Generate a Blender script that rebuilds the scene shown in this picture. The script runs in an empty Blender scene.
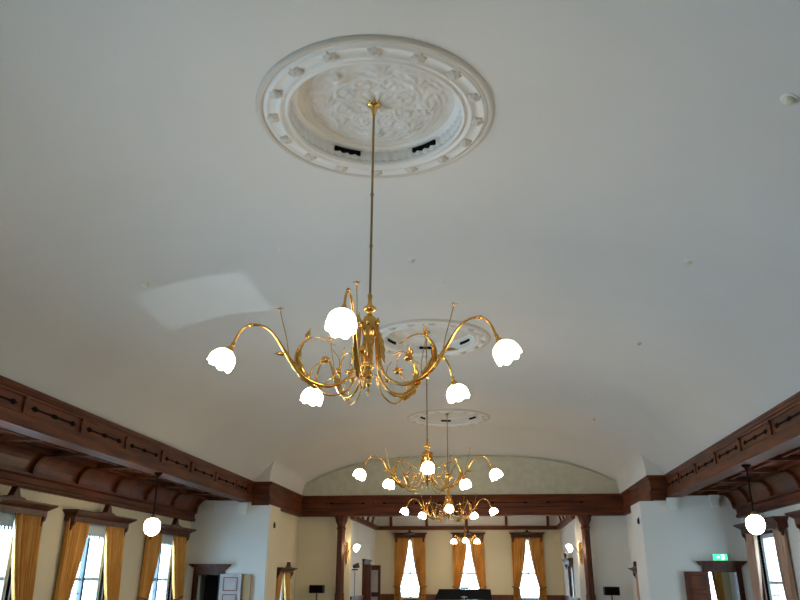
import bpy, bmesh, math, random
from math import sin, cos, pi, radians, atan, atan2, sqrt
from mathutils import Vector, Matrix
random.seed(7)
col = bpy.context.scene.collection
R = radians

# ------------------------------------------------------------------ materials
def mat(name, base=(.5,.5,.5), rough=.5, metal=0., emis=None, es=0., noise=None, bump=0., bscale=20., spec=.5, coat=0., trans=0.):
    m = bpy.data.materials.new(name); m.use_nodes = True
    nt = m.node_tree; b = nt.nodes['Principled BSDF']
    b.inputs['Base Color'].default_value = (*base, 1); b.inputs['Roughness'].default_value = rough
    b.inputs['Metallic'].default_value = metal
    b.inputs['Specular IOR Level'].default_value = spec
    b.inputs['Coat Weight'].default_value = coat
    if trans: b.inputs['Transmission Weight'].default_value = trans
    if emis: b.inputs['Emission Color'].default_value = (*emis, 1); b.inputs['Emission Strength'].default_value = es
    tc = nt.nodes.new('ShaderNodeTexCoord')
    if noise:   # (colour2, scale xyz)
        c2, sc = noise
        mp = nt.nodes.new('ShaderNodeMapping'); mp.inputs['Scale'].default_value = sc
        n = nt.nodes.new('ShaderNodeTexNoise'); n.inputs['Scale'].default_value = 1; n.inputs['Detail'].default_value = 5
        r = nt.nodes.new('ShaderNodeValToRGB')
        r.color_ramp.elements[0].position = .35; r.color_ramp.elements[1].position = .68
        r.color_ramp.elements[0].color = (*base, 1); r.color_ramp.elements[1].color = (*c2, 1)
        nt.links.new(tc.outputs['Object'], mp.inputs[0]); nt.links.new(mp.outputs[0], n.inputs['Vector'])
        nt.links.new(n.outputs[0], r.inputs[0]); nt.links.new(r.outputs[0], b.inputs['Base Color'])
    if bump:
        n2 = nt.nodes.new('ShaderNodeTexNoise'); n2.inputs['Scale'].default_value = bscale; n2.inputs['Detail'].default_value = 3
        bp = nt.nodes.new('ShaderNodeBump'); bp.inputs['Strength'].default_value = bump; bp.inputs['Distance'].default_value = .02
        nt.links.new(tc.outputs['Object'], n2.inputs['Vector']); nt.links.new(n2.outputs[0], bp.inputs['Height'])
        nt.links.new(bp.outputs[0], b.inputs['Normal'])
    return m
M = {}
M['wood']   = mat('dark_red_wood', (.062,.0135,.0035), .5, noise=((.175,.042,.009), (9,.9,9)), spec=.3)
M['woodx']  = mat('dark_red_wood_cross', (.060,.013,.0035), .5, noise=((.165,.040,.009), (.9,9,9)), spec=.3)
M['woodv']  = mat('dark_red_wood_upright', (.050,.012,.005), .42, noise=((.12,.030,.011), (9,9,.9)), spec=.35)
M['woodb']  = mat('panel_wood', (.080,.018,.005), .4, noise=((.18,.044,.012), (3,2,3)), spec=.4)
M['fret']   = mat('black_fret', (.006,.004,.003), .9, spec=.08)
M['ceil']   = mat('ceiling_paint', (.70,.675,.63), .75, noise=((.73,.705,.66), (.6,.6,.6)), bump=.05, bscale=30)
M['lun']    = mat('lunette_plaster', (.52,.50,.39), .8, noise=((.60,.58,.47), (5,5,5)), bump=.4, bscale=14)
M['wall']   = mat('cream_wall', (.75,.67,.47), .75, noise=((.78,.70,.50), (.8,.8,.8)), bump=.08, bscale=40)
M['wallw']  = mat('white_wall', (.74,.735,.69), .75, noise=((.77,.76,.72), (.8,.8,.8)), bump=.08, bscale=40)
M['plast']  = mat('white_plaster', (.80,.775,.73), .6)
M['plastd'] = mat('brownish_plaster', (.62,.56,.48), .7)  # browner tone for the medallions' outer moulding
M['rosette'] = mat('aged_plaster_rosette', (.60,.54,.46), .7, noise=((.72,.67,.60), (20,20,20)))
M['relief'] = mat('plaster_relief', (.70,.67,.60), .65, noise=((.78,.76,.72), (4,4,4)))
M['brass']  = mat('polished_brass', (.86,.50,.13), .22, 1., noise=((.74,.38,.09), (14,14,14)))
M['brassd'] = mat('aged_brass', (.30,.20,.09), .38, 1., noise=((.42,.28,.12), (8,8,2)))
M['glass_shade'] = mat('lit_opal_glass', (.95,.92,.85), .3, emis=(1,.79,.53), es=23.)
M['globe']  = mat('lit_globe_glass', (.95,.92,.85), .3, emis=(1,.78,.48), es=10.)
M['gold']   = mat('gold_curtain', (.62,.28,.045), .6, noise=((.85,.45,.10), (3,3,1.2)), bump=.1, bscale=60)
M['pink']   = mat('faded_curtain', (.50,.30,.20), .7, noise=((.62,.40,.28), (3,3,1.2)), bump=.1, bscale=60)
M['sheer']  = mat('sheer_lace', (.62,.72,.74), .8)
M['white_frame'] = mat('white_painted_frame', (.60,.62,.64), .5)
M['black']  = mat('black_plastic', (.012,.012,.013), .4)
M['piano']  = mat('black_lacquer', (.006,.007,.010), .4, spec=.2)
M['blue']   = mat('blue_fabric', (.03,.07,.12), .6)
M['dado']   = mat('dado_wood', (.13,.030,.013), .4, noise=((.20,.055,.022), (6,6,1)))
M['floor']  = mat('floor_boards', (.26,.17,.11), .3, noise=((.38,.22,.12), (6,.5,6)))
M['tan']    = mat('tan_streaked', (.42,.27,.13), .5, noise=((.48,.31,.16), (5,5,1)))
M['stile']  = mat('dark_grey_stile', (.10,.12,.15), .5)
M['exit']   = mat('exit_green', (.02,.5,.2), .4, emis=(.03,.75,.28), es=1.3)
M['exitw']  = mat('exit_white', (.9,.95,.9), .4, emis=(.8,1,.88), es=1.6)
M['det']    = mat('detector_plastic', (.72,.66,.50), .5)
M['steel']  = mat('grey_metal', (.25,.25,.26), .4, .8)
M['leafw']  = mat('pale_door_and_sheen', (.42,.40,.40), .25, noise=((.55,.52,.52), (3,3,3)), coat=.6)  # left door: wood's bright reflections put into the pale colour; stage door: pale panels
M['leafr']  = mat('red_moulding', (.30,.07,.05), .35, coat=.4)
M['dark_room'] = mat('dim_room_wall', (.04,.06,.08), .8)  # darkness of the unlit side room put into the wall colour
def glass_mat():
    m = bpy.data.materials.new('window_glass'); m.use_nodes = True; nt = m.node_tree
    nt.nodes.clear()
    o = nt.nodes.new('ShaderNodeOutputMaterial'); t = nt.nodes.new('ShaderNodeBsdfTransparent')
    g = nt.nodes.new('ShaderNodeBsdfGlossy'); g.inputs['Roughness'].default_value = .03
    t.inputs[0].default_value = (.93,.97,.98,1)
    x = nt.nodes.new('ShaderNodeMixShader'); x.inputs[0].default_value = .07
    nt.links.new(t.outputs[0], x.inputs[1]); nt.links.new(g.outputs[0], x.inputs[2]); nt.links.new(x.outputs[0], o.inputs[0])
    return m
M['glass'] = glass_mat()
def planks():
    nt = M['floor'].node_tree; b = nt.nodes['Principled BSDF']
    tc = nt.nodes.new('ShaderNodeTexCoord'); br = nt.nodes.new('ShaderNodeTexBrick')
    mp = nt.nodes.new('ShaderNodeMapping'); mp.inputs['Rotation'].default_value = (0,0,pi/2)
    br.inputs['Color1'].default_value = (.26,.20,.15,1); br.inputs['Color2'].default_value = (.21,.15,.11,1)
    br.inputs['Mortar'].default_value = (.06,.03,.02,1); br.inputs['Scale'].default_value = 1
    br.inputs['Mortar Size'].default_value = .004; br.inputs['Brick Width'].default_value = 1.8; br.inputs['Row Height'].default_value = .12
    nt.links.new(tc.outputs['Object'], mp.inputs[0]); nt.links.new(mp.outputs[0], br.inputs[0]); nt.links.new(br.outputs[0], b.inputs['Base Color'])
planks()

# ------------------------------------------------------------------ helpers
class MB:
    def __init__(s): s.v=[]; s.f=[]; s.sm=[]
    def add(s, vs, fs, smooth=False):
        n=len(s.v); s.v += [tuple(v) for v in vs]
        for f in fs: s.f.append(tuple(i+n for i in f)); s.sm.append(smooth)
        return s
    def box(s, x0,y0,z0,x1,y1,z1):
        x0,x1=sorted((x0,x1)); y0,y1=sorted((y0,y1)); z0,z1=sorted((z0,z1))
        v=[(x0,y0,z0),(x1,y0,z0),(x1,y1,z0),(x0,y1,z0),(x0,y0,z1),(x1,y0,z1),(x1,y1,z1),(x0,y1,z1)]
        return s.add(v,[(0,3,2,1),(4,5,6,7),(0,1,5,4),(1,2,6,5),(2,3,7,6),(3,0,4,7)])
    def tube(s, pts, r, n=10, caps=True, sx=1.):
        pts=[Vector(p) for p in pts]
        rs = r if isinstance(r,(list,tuple)) else [r]*len(pts)
        up=None; vs=[]
        for i,p in enumerate(pts):
            t=(pts[min(i+1,len(pts)-1)]-pts[max(i-1,0)]).normalized()
            if up is None:
                up = Vector((0,0,1)) if abs(t.z)<.9 else Vector((0,1,0))
            a=up-t*up.dot(t)
            if a.length<1e-4: a=Vector((1,0,0))-t*t.x
            a.normalize(); up=a; b=t.cross(a)
            for k in range(n):
                w=2*pi*k/n; vs.append(p+(a*cos(w)*sx+b*sin(w))*rs[i])
        fs=[]
        for i in range(len(pts)-1):
            for k in range(n):
                k2=(k+1)%n; fs.append((i*n+k,i*n+k2,(i+1)*n+k2,(i+1)*n+k))
        s.add(vs,fs,True)
        if caps:
            m=len(s.v)-len(vs)
            s.f.append(tuple(m+k for k in reversed(range(n)))); s.sm.append(False)
            s.f.append(tuple(m+(len(pts)-1)*n+k for k in range(n))); s.sm.append(False)
        return s
    def lathe(s, prof, n=32, c=(0,0,0), mtx=None, fn=None, close=False):
        # prof: (r,z) list
        vs=[]
        for i,(r,z) in enumerate(prof):
            for k in range(n):
                w=2*pi*k/n
                rr,zz = fn(i,w,r,z) if fn else (r,z)
                v=Vector((rr*cos(w),rr*sin(w),zz))
                if mtx: v=mtx@v
                vs.append(v+Vector(c))
        m=len(prof); fs=[]
        for i in range(m-(0 if close else 1)):
            j=(i+1)%m
            for k in range(n):
                k2=(k+1)%n; fs.append((i*n+k,i*n+k2,j*n+k2,j*n+k))
        return s.add(vs,fs,True)
    def prism(s, poly, p0, p1, ax='y'):
        # poly in the plane across ax, extruded p0..p1
        n=len(poly); vs=[]
        for p in (p0,p1):
            for a,b in poly:
                vs.append((a,p,b) if ax=='y' else (p,a,b) if ax=='x' else (a,b,p))
        fs=[tuple(range(n)), tuple(range(2*n-1,n-1,-1))]+[(i,i+n,(i+1)%n+n,(i+1)%n) for i in range(n)]
        return s.add(vs,fs)
    def build(s, name, m, parent=None, loc=None, rot=None, bevel=0):
        me=bpy.data.meshes.new(name); me.from_pydata(s.v,[],s.f)
        me.polygons.foreach_set('use_smooth', s.sm)
        bm=bmesh.new(); bm.from_mesh(me); bmesh.ops.recalc_face_normals(bm, faces=bm.faces); bm.to_mesh(me); bm.free()
        me.materials.append(m); o=bpy.data.objects.new(name, me); col.objects.link(o)
        if parent: o.parent=parent
        if loc: o.location=loc
        if rot: o.rotation_euler=rot
        if bevel:
            b=o.modifiers.new('b','BEVEL'); b.width=bevel; b.segments=2; b.limit_method='ANGLE'
        return o
def tag(o, label=None, cat=None, group=None, kind=None):
    if label: o['label']=label
    if cat: o['category']=cat
    if group: o['group']=group
    if kind: o['kind']=kind
    return o
def empty(name, loc, rz=0):
    o=bpy.data.objects.new(name,None); col.objects.link(o); o.location=loc; o.rotation_euler=(0,0,rz); o.empty_display_size=.2
    return o
def struct(o, label=None, cat=None): return tag(o, label, cat, kind='structure')
def kids(o): return [c for c in bpy.data.objects if c.parent==o]
def copy_tree(o, parent=None):
    c=o.copy(); col.objects.link(c); c.parent=parent
    for ch in kids(o): copy_tree(ch,c)
    return c
def smooth_path(pts, n=6):
    # Catmull-Rom
    P=[Vector(p) for p in pts]; P=[P[0]*2-P[1]]+P+[P[-1]*2-P[-2]]; out=[]
    for i in range(1,len(P)-2):
        for k in range(n):
            t=k/n; a,b,c,d=P[i-1],P[i],P[i+1],P[i+2]
            out.append(.5*((2*b)+(c-a)*t+(2*a-5*b+4*c-d)*t*t+(3*b-3*c+d-a)*t**3))
    out.append(P[-2]); return out
def wall_grid(axis, p0, p1, a0, a1, z0, z1, holes, name, m):
    """wall between planes p0,p1 on axis ('x' = wall lies along y), with rectangular openings (a,b,zb,zt)"""
    A=sorted({a0,a1,*[h[0] for h in holes],*[h[1] for h in holes]}); Z=sorted({z0,z1,*[h[2] for h in holes],*[h[3] for h in holes]})
    mb=MB()
    for i in range(len(A)-1):
        run=None
        cells=[]
        for j in range(len(Z)-1):
            ca,cz=(A[i]+A[i+1])/2,(Z[j]+Z[j+1])/2
            cells.append(not any(h[0]<ca<h[1] and h[2]<cz<h[3] for h in holes))
        j=0
        while j<len(cells):
            if cells[j]:
                k=j
                while k<len(cells) and cells[k]: k+=1
                if axis=='x': mb.box(p0,A[i],Z[j],p1,A[i+1],Z[k])
                else: mb.box(A[i],p0,Z[j],A[i+1],p1,Z[k])
                j=k
            else: j+=1
    return struct(mb.build(name, m))

# ------------------------------------------------------------------ dimensions
XL, XR = -8.2, 6.2          # outer walls
BL, BR = -6.5, 4.5          # faces of the arcade beams
XC = -1.0
YE = 20.2                   # end of the arcades
YL, YR = 20.48, 19.95       # left and right cross walls
YB = 24.2                   # far transverse beam
YW = 24.6                   # wall behind it
YF = 30.0                   # far wall
Y0 = -6.0
SL, SR = -4.47, 2.65         # stage room side walls

# ------------------------------------------------------------------ floor and walls
struct(MB().box(XL-.3,Y0-.3,-.12,XR+.3,YF+.3,0).build('floor', M['floor']))
LWY = [12.0, 15.25, 18.84]; RWY=[18.25, 14.85]
offL=[8.85,5.3,1.9,-1.5]; offR=[11.35,7.95,4.55,1.15,-2.25]
hw=.72
holesL=[(y-hw,y+hw,.85,2.62) for y in LWY+offL[1:]]+[(offL[0]-.9,offL[0]+.9,.06,2.66)]; holesR=[(y-hw,y+hw,.85,2.62) for y in RWY+offR]  # first unseen left window widened to the floor for the lamp beam
wall_grid('x',XL-.25,XL,Y0,22.3,0,3.9,holesL,'wall_left',M['wall'])
wall_grid('x',XR,XR+.25,Y0,21.8,0,3.9,holesR,'wall_right',M['wallw'])
wall_grid('y',Y0-.25,Y0,XL-.25,XR+.25,0,6.4,[],'wall_back',M['wall'])
wall_grid('y',YL,YL+.2,XL,-6.0,0,3.76,[(-7.84,-7.25,0,1.73)],'wall_cross_left',M['wallw'])
wall_grid('y',YR,YR+.2,4.14,XR,0,3.76,[(5.23,5.88,0,1.85)],'wall_cross_right',M['wallw'])
wall_grid('x',-6.2,-6.0,YL+.2,21.6,0,3.7,[],'wall_pier_left',M['wall'])
wall_grid('x',4.13,4.25,YR+.2,21.6,0,3.7,[],'wall_pier_right',M['wallw'])
struct(MB().box(3.80,YR,0,4.14,21.3,3.515).build('wall_pilaster_right',M['wallw']))
wall_grid('x',-6.4,-6.2,21.6,YW,0,3.7,[(22.25,23.35,.3,1.75)],'wall_transept_left',M['wall'])
wall_grid('x',4.2,4.4,21.6,YW,0,3.7,[(21.95,23.05,.3,1.8)],'wall_transept_right',M['wallw'])
wall_grid('y',YW,YW+.2,-6.4,SL,0,4.5,[],'wall_rear_left',M['wall'])
wall_grid('y',YW,YW+.2,SR,4.4,0,4.5,[],'wall_rear_right',M['wallw'])
wall_grid('x',SL-.2,SL,YW+.2,YF,0,4.5,[(27.2,28.4,0,2.1)],'wall_stage_left',M['wallw'])
wall_grid('x',SR,SR+.2,YW+.2,YF,0,4.5,[(26.3,27.7,.9,2.1)],'wall_stage_right',M['wallw'])
FWX=[-3.1,-.85,1.38]
wall_grid('y',YF,YF+.25,SL-.2,SR+.2,0,4.5,[(x-.44,x+.44,.95,3.12) for x in FWX],'wall_far',M['wall'])
# low roofs over side rooms / aisles
struct(MB().box(XL-.25,YL+.15,3.7,-6.2,22.3,3.85).box(-6.4,22.3,3.7,-6.2,YW+.2,3.85).build('ceiling_side_left', M['wallw']))
struct(MB().box(4.2,YR+.15,3.7,XR+.25,21.8,3.85).box(4.2,21.8,3.7,4.4,YW+.2,3.85).build('ceiling_side_right', M['wallw']))
wall_grid('y',21.65,21.8,4.4,XR,0,3.7,[(5.45,5.95,.85,2.3)],'wall_side_room_right',M['wall'])
struct(MB().box(SL-.2,YB+.35,4.38,SR+.2,YF+.25,4.5).build('ceiling_stage', M['ceil']))

# dado of the stage room
def dado(n, x0,y0,x1,y1):
    d=MB().box(x0,y0,.12,x1,y1,1.07)
    along_x = abs(x1-x0)>abs(y1-y0)
    if along_x: d.box(x0,y0-.03,1.04,x1,y1,1.12)
    else: d.box(x0-.02,y0,1.04,x1+.02,y1,1.12)
    struct(d.build('trim_dado_%s'%n, M['dado']))
segs=[SL]+[v for x in FWX for v in (x-.46,x+.46)]+[SR]
for i in range(0,len(segs),2): dado('far' ,segs[i],YF-.05,segs[i+1],YF)
dado('stage_left_near',SL,YW+.2,SL+.04,27.1); dado('stage_left_far',SL,28.5,SL+.04,YF-.05)
dado('stage_right',SR-.04,YW+.2,SR,YF-.05)

# ------------------------------------------------------------------ vaulted ceiling
def vz(x, a, top=6.0, zb=4.15):
    t=min(1.,abs((x-XC)/a)); return zb+(top-zb)*(1-t**3.3)
def arc_pts(a, n=48, top=6.0, zb=4.15, f=None):
    out=[]
    for i in range(n+1):
        x=XC-a*math.copysign(1-(1-abs(cos(pi*i/n)))**1.25,cos(pi*i/n))
        out.append((x, (f or (lambda q: vz(q,a,top,zb)))(x)))
    return out
def end_z(x):
    d=max(0,5.03-abs(x-XC)); a=vz(x,5.5)-4.15; b=1.9*min(1,d/.9)**.5+.25*d
    k=.10; h=max(0,min(1,.5+.5*(b-a)/k)); m=b+(a-b)*h-k*h*(1-h)
    return 4.15+max(0,m if d>0 else 0)
def vault(name, a, ys, gfun, m, aout, tout, f=None):
    inn=arc_pts(a,f=f); out=arc_pts(aout, top=tout, f=lambda q: 4.10+(vz(q,aout,tout)+.08-4.15)*(1 if abs(q-XC)<aout-.01 else 0))
    n=len(inn); vs=[]; fs=[]
    for y in ys:
        g=gfun(y)
        sk=lambda x: y+((XC-x)/5.5*.265 if y==YE else 0)
        vs += [(x,sk(x),4.15+(z-4.15)*g) for x,z in inn]; vs += [(x,sk(x),z) for x,z in out]
    for j in range(len(ys)-1):
        o=j*2*n; p=o+2*n
        for i in range(n-1):
            fs.append((o+i,o+i+1,p+i+1,p+i)); fs.append((o+n+i,p+n+i,p+n+i+1,o+n+i+1))
        fs.append((o,p,p+n,o+n)); fs.append((o+n-1,o+2*n-1,p+2*n-1,p+n-1))
    for o in (0,(len(ys)-1)*2*n):
        for i in range(n-1): fs.append((o+i,o+n+i,o+n+i+1,o+i+1))
    mb=MB(); mb.add(vs,fs,True); ob=mb.build(name,m)
    es=ob.modifiers.new('es','EDGE_SPLIT'); es.split_angle=R(40)
    return struct(ob)
MED=[(XC,6.28),(XC-.05,13.72),(XC-.08,21.2)]
RR=.90
def carve(ob):
    b2=bmesh.new(); b2.from_mesh(ob.data); bmesh.ops.recalc_face_normals(b2, faces=b2.faces)
    if b2.calc_volume(signed=True)<0: bmesh.ops.reverse_faces(b2, faces=b2.faces)
    b2.to_mesh(ob.data); b2.free()
    keep=list(ob.modifiers)
    for m in keep: ob.modifiers.remove(m)
    bm=bmesh.new(); 
    for (x,y) in MED:
        bmesh.ops.create_cone(bm, cap_ends=True, cap_tris=False, segments=64, radius1=RR, radius2=RR, depth=.5, matrix=Matrix.Translation((x,y,5.93)))
    bmesh.ops.recalc_face_normals(bm, faces=bm.faces)
    if bm.calc_volume(signed=True)<0: bmesh.ops.reverse_faces(bm, faces=bm.faces)
    me=bpy.data.meshes.new('tmp'); bm.to_mesh(me); bm.free()
    cut=bpy.data.objects.new('tmp_cut', me); col.objects.link(cut)
    b=ob.modifiers.new('b','BOOLEAN'); b.operation='DIFFERENCE'; b.object=cut; b.solver='FAST'
    dg=bpy.context.evaluated_depsgraph_get(); dg.update()
    nm=bpy.data.meshes.new_from_object(ob.evaluated_get(dg))
    ob.modifiers.clear(); ob.data=nm
    bpy.data.objects.remove(cut)
    es=ob.modifiers.new('es','EDGE_SPLIT'); es.split_angle=R(35)
c1=vault('ceiling', 5.5, [Y0,0,3,6,9,12,15,18,YE], lambda y:1, M['ceil'], 5.8, 6.5)
def g2(y):
    u=max(0,(y-22.45)/(YB+.1-22.45)); return 1-.34*u*u
c2=vault('ceiling_end_bay', 5.03, [YE,21,22,22.45]+[22.45+.2*i for i in range(1,9)]+[YB+.1], g2, M['ceil'], 5.8, 6.5, end_z)
carve(c1); carve(c2)
# lunette under the end of the vault
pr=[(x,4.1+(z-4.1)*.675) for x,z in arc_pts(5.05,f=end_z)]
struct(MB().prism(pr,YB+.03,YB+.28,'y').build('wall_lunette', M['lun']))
rib=[]
for x,z in arc_pts(4.99,f=end_z): rib.append((x,YB+.02,4.15+(z-4.15)*.652))
struct(MB().tube(rib,.014,6).build('trim_lunette_edge', M['lun']))

# ------------------------------------------------------------------ great cornice beams
def prof(zb=3.60):
    return [(-.34,zb),(0.0,zb),(.0,zb+.015),(.012,zb+.02),(.012,3.775),(-.005,3.79),(-.03,3.795),(-.03,4.02),(-.012,4.03),(-.005,4.055),(.02,4.075),(.035,4.10),(.05,4.105),(.05,4.15),(-.34,4.15)]
path=[(BL,Y0),(BL,YL-.02),(-6.01,YL-.02),(-6.01,YB),(4.08,YB),(4.08,YR),(BR,YR),(BR,Y0)]
def offset_pt(i, d):
    # nave is on the right-hand side of the path
    def nrm(a,b):
        dx,dy=b[0]-a[0],b[1]-a[1]; l=math.hypot(dx,dy); return (dy/l,-dx/l)
    p=path[i]
    if i==0: n=nrm(path[0],path[1]); return (p[0]+n[0]*d,p[1]+n[1]*d)
    if i==len(path)-1: n=nrm(path[-2],path[-1]); return (p[0]+n[0]*d,p[1]+n[1]*d)
    n1=nrm(path[i-1],p); n2=nrm(p,path[i+1]); return (p[0]+(n1[0]+n2[0])*d, p[1]+(n1[1]+n2[1])*d)
beams=[]
for i in range(len(path)-1):
    zb=3.60 if i in (0,6) else 3.52
    pf=prof(zb); n=len(pf); vs=[]
    for e in (i,i+1):
        for d,z in pf:
            x,y=offset_pt(e,d); vs.append((x,y,z))
    fs=[tuple(range(n)),tuple(range(2*n-1,n-1,-1))]+[(k,k+n,(k+1)%n+n,(k+1)%n) for k in range(n)]
    mb=MB(); mb.add(vs,fs)
    beams.append(struct(mb.build('trim_%d'%(i+1), M['wood'] if i in(0,2,4,6) else M['woodx'])))
# dividers and black frets on the long arcade beams and the transverse beam
def beam_bits(par, face, ys, sgn):
    for y in ys:
        MB().box(face,y-.035,3.80,face-sgn*.055+sgn*.03,y+.035,4.035).box(face,y-.05,3.985,face+sgn*.02,y+.05,4.03).build('panel_divider', M['wood'], par)
    for a,b in zip(ys[:-1],ys[1:]):
        c=(a+b)/2; h=abs(b-a)*.31; x0=face-sgn*.032; x1=face-sgn*.02
        poly=[(c-h-.13,3.905),(c-h-.04,3.948),(c-h+.05,3.917),(c-.10,3.917),(c-.04,3.937),(c+.04,3.937),(c+.10,3.917),(c+h-.05,3.917),(c+h+.04,3.948),(c+h+.13,3.905),
              (c+h+.04,3.862),(c+h-.05,3.893),(c+.10,3.893),(c+.04,3.873),(c-.04,3.873),(c-.10,3.893),(c-h+.05,3.893),(c-h-.04,3.862)]
        MB().prism(poly,min(x0,x1),max(x0,x1),'x').build('fret', M['fret'], par)
dl=[9.70-1.57*3+1.57*k for k in range(10)]+[20.05]
beam_bits(beams[0], BL, [d for d in dl if d>6.5], 1)
dr=[12.42-1.57*3+1.57*k for k in range(8)]+[20.05]
beam_bits(beams[6], BR, [d for d in dr if d>8], -1)
# transverse beam ornaments
xs=[-5.4+1.72*k for k in range(6)]
for x in xs: MB().box(x-.04,YB+.0,3.80,x+.04,YB+.05,4.035).build('panel_divider', M['woodx'], beams[3])
for a,b in zip(xs[:-1],xs[1:]):
    c=(a+b)/2; MB().box(c-.5,YB+.02,3.90,c+.5,YB+.035,3.915).box(c-.56,YB+.02,3.88,c-.47,YB+.035,3.935).box(c+.47,YB+.02,3.88,c+.56,YB+.035,3.935).build('fret',M['fret'],beams[3])

# ------------------------------------------------------------------ aisle ceilings: boards, cross ribs, cove, fascia
def aisle(side):
    s = 1 if side=='left' else -1     # +1: wall at XL
    W = XL if s>0 else XR; B = (BL-.34) if s>0 else (BR+.34)
    X = lambda d: W + s*d              # distance d from the wall
    D = abs(B-W)
    nm='ceiling_aisle_'+side; YE = YL if s>0 else YR
    struct(MB().box(X(.42),Y0,3.74,B,YE,3.80).build(nm, M['woodb']))
    # cove, quarter ellipse, concave
    arc=[(X(.10+.34*(1-cos(w))), 3.33+.40*sin(w)) for w in [pi/2*k/8 for k in range(9)]]
    outer=[(X(.0),3.84),(X(.0),3.33)] ; poly=arc+[(X(.44),3.84)]+outer
    struct(MB().prism(poly,Y0,YE,'y').build('trim_cove_'+side, M['woodb']))
    fp=[(X(0),3.09),(X(.10),3.09),(X(.12),3.12),(X(.12),3.16),(X(.09),3.18),(X(.09),3.28),(X(.15),3.31),(X(.16),3.35),(X(0),3.35)]
    struct(MB().prism(fp,Y0,YE,'y').build('trim_fascia_'+side, M['wood']))
    ys=[12.56+1.56*k for k in range(-3,6)]
    for y in ys:
        if y>YE-.1: y=YE-.06
        arc2=[(X(.10+.34*(1-cos(w))+.0), 3.33+.40*sin(w)) for w in [pi/2*k/8 for k in range(9)]]
        arc3=[(X(.10+.34*(1-cos(w))+.06*cos(w)+.02), 3.33+.40*sin(w)-.06*sin(w)-.0) for w in [pi/2*k/8 for k in range(9)]]
        mb=MB().prism(arc2+arc3[::-1],y-.045,y+.045,'y').box(X(.40),y-.05,3.64,B,y+.05,3.745)
        struct(mb.build('trim_rib_'+side, M['woodx']))
    mb=MB()
    mb.box(X(.42),Y0,3.66,X(.52),YE,3.742)
    mb.box(X(.92),Y0,3.69,X(.99),YE,3.742)
    struct(mb.build('trim_purlin_'+side, M['wood']))
aisle('left'); aisle('right')
# white corbels under the beams on the cross walls
def corbel(x0,x1,z0,z1,label):
    YE = YL if x0<0 else YR; k=YE/20.2; x0*=k; x1*=k
    m=MB().box(x0,YE-.16,z0+.05,x1,YE+.01,z1).box(x0+.02,YE-.12,z0,x1-.02,YE+.01,z0+.05).box(x0-.015,YE-.18,z1-.05,x1+.015,YE+.01,z1)
    tag(m.build('corbel',M['wallw']),label,'corbel','white corbels under the arcade beams')
corbel(-6.74,-6.5,3.28,3.58,'small white block corbel under left beam end, above the dark doorway')
corbel(-7.68,-7.40,3.38,3.64,'small white block corbel left of the other one above the dark doorway')
corbel(4.52,4.74,3.28,3.58,'small white block corbel under right beam end, left of exit sign')
corbel(5.56,5.76,3.34,3.64,'small white block corbel straight above the green exit sign')

# ------------------------------------------------------------------ stage room plate, cove ribs
def plate():
    z0,z1=3.44,3.56
    struct(MB().box(SL,YF-.12,z0,SR,YF,z1).box(SL,YF-.15,z1-.03,SR,YF,z1+.02).build('trim_plate_far',M['woodx']))
    struct(MB().box(SL,YB+.3,z0,SL+.12,YF-.15,z1).box(SL,YB+.3,z1-.03,SL+.15,YF-.15,z1+.02).build('trim_plate_left',M['wood']))
    struct(MB().box(SR-.12,YB+.3,z0,SR,YF-.15,z1).box(SR-.15,YB+.3,z1-.03,SR,YF-.15,z1+.02).build('trim_plate_right',M['wood']))
    def arcp(c, s):  # concave cove polygon, c = wall coordinate
        a=[(c+s*(.0+.9*(1-cos(w))), 3.58+.80*sin(w)) for w in [pi/2*k/8 for k in range(9)]]
        return a
    for nm,c,s in (('left',SL,1),('right',SR,-1)):
        a=arcp(c,s); struct(MB().prism(a+[(c,4.40)],YB+.3,YF,'y').build('ceiling_cove_'+nm,M['ceil']))
        for y in (25.6,26.7,27.8,28.9):
            b=[(x+s*.0,z) for x,z in a]; d=[(x+s*.07*cos(w),z-.07*sin(w)) for (x,z),w in zip(a,[pi/2*k/8 for k in range(9)])]
            struct(MB().prism(b+d[::-1],y-.05,y+.05,'y').build('trim_cove_rib_'+nm,M['woodx']))
    a=arcp(YF,-1); struct(MB().prism(a+[(YF,4.40)],SL,SR,'x').build('ceiling_cove_far',M['ceil']))
    for x in (-3.85,-2.45,-.90,.62,2.2):
        d=[(p-.07*cos(w),z-.07*sin(w)) for (p,z),w in zip(a,[pi/2*k/8 for k in range(9)])]
        struct(MB().prism(a+d[::-1],x-.05,x+.05,'x').build('trim_cove_rib_far',M['wood']))
plate()

# ------------------------------------------------------------------ columns under the transverse beam
def column(x, label):
    t=empty('wooden_column',(x,YB+.17,0)); tag(t,label,'column','columns under the far beam')
    def ngon(r,z,n=8): return [(r*cos(pi/8+2*pi*k/n),r*sin(pi/8+2*pi*k/n),z) for k in range(n)]
    def stack(rows):
        mb=MB(); vs=[];fs=[]
        for r,z in rows: vs+=ngon(r,z)
        for i in range(len(rows)-1):
            for k in range(8):
                k2=(k+1)%8; fs.append((i*8+k,i*8+k2,(i+1)*8+k2,(i+1)*8+k))
        fs.append(tuple(reversed(range(8)))); fs.append(tuple((len(rows)-1)*8+k for k in range(8)))
        mb.add(vs,fs); return mb
    stack([(.15,.30),(.15,1.2),(.13,1.25),(.125,3.10)]).build('shaft',M['woodv'],t)
    stack([(.125,3.10),(.15,3.12),(.15,3.16),(.13,3.19),(.13,3.24),(.17,3.32),(.20,3.38),(.20,3.45),(.22,3.46),(.22,3.52)]).build('capital',M['woodv'],t)
    stack([(.21,0),(.21,.18),(.18,.22),(.18,.28),(.15,.30)]).build('base',M['woodv'],t)
column(-4.73,'dark red wooden column under the far beam, left side')
column(2.92,'dark red wooden column under the far beam, right side')

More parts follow.
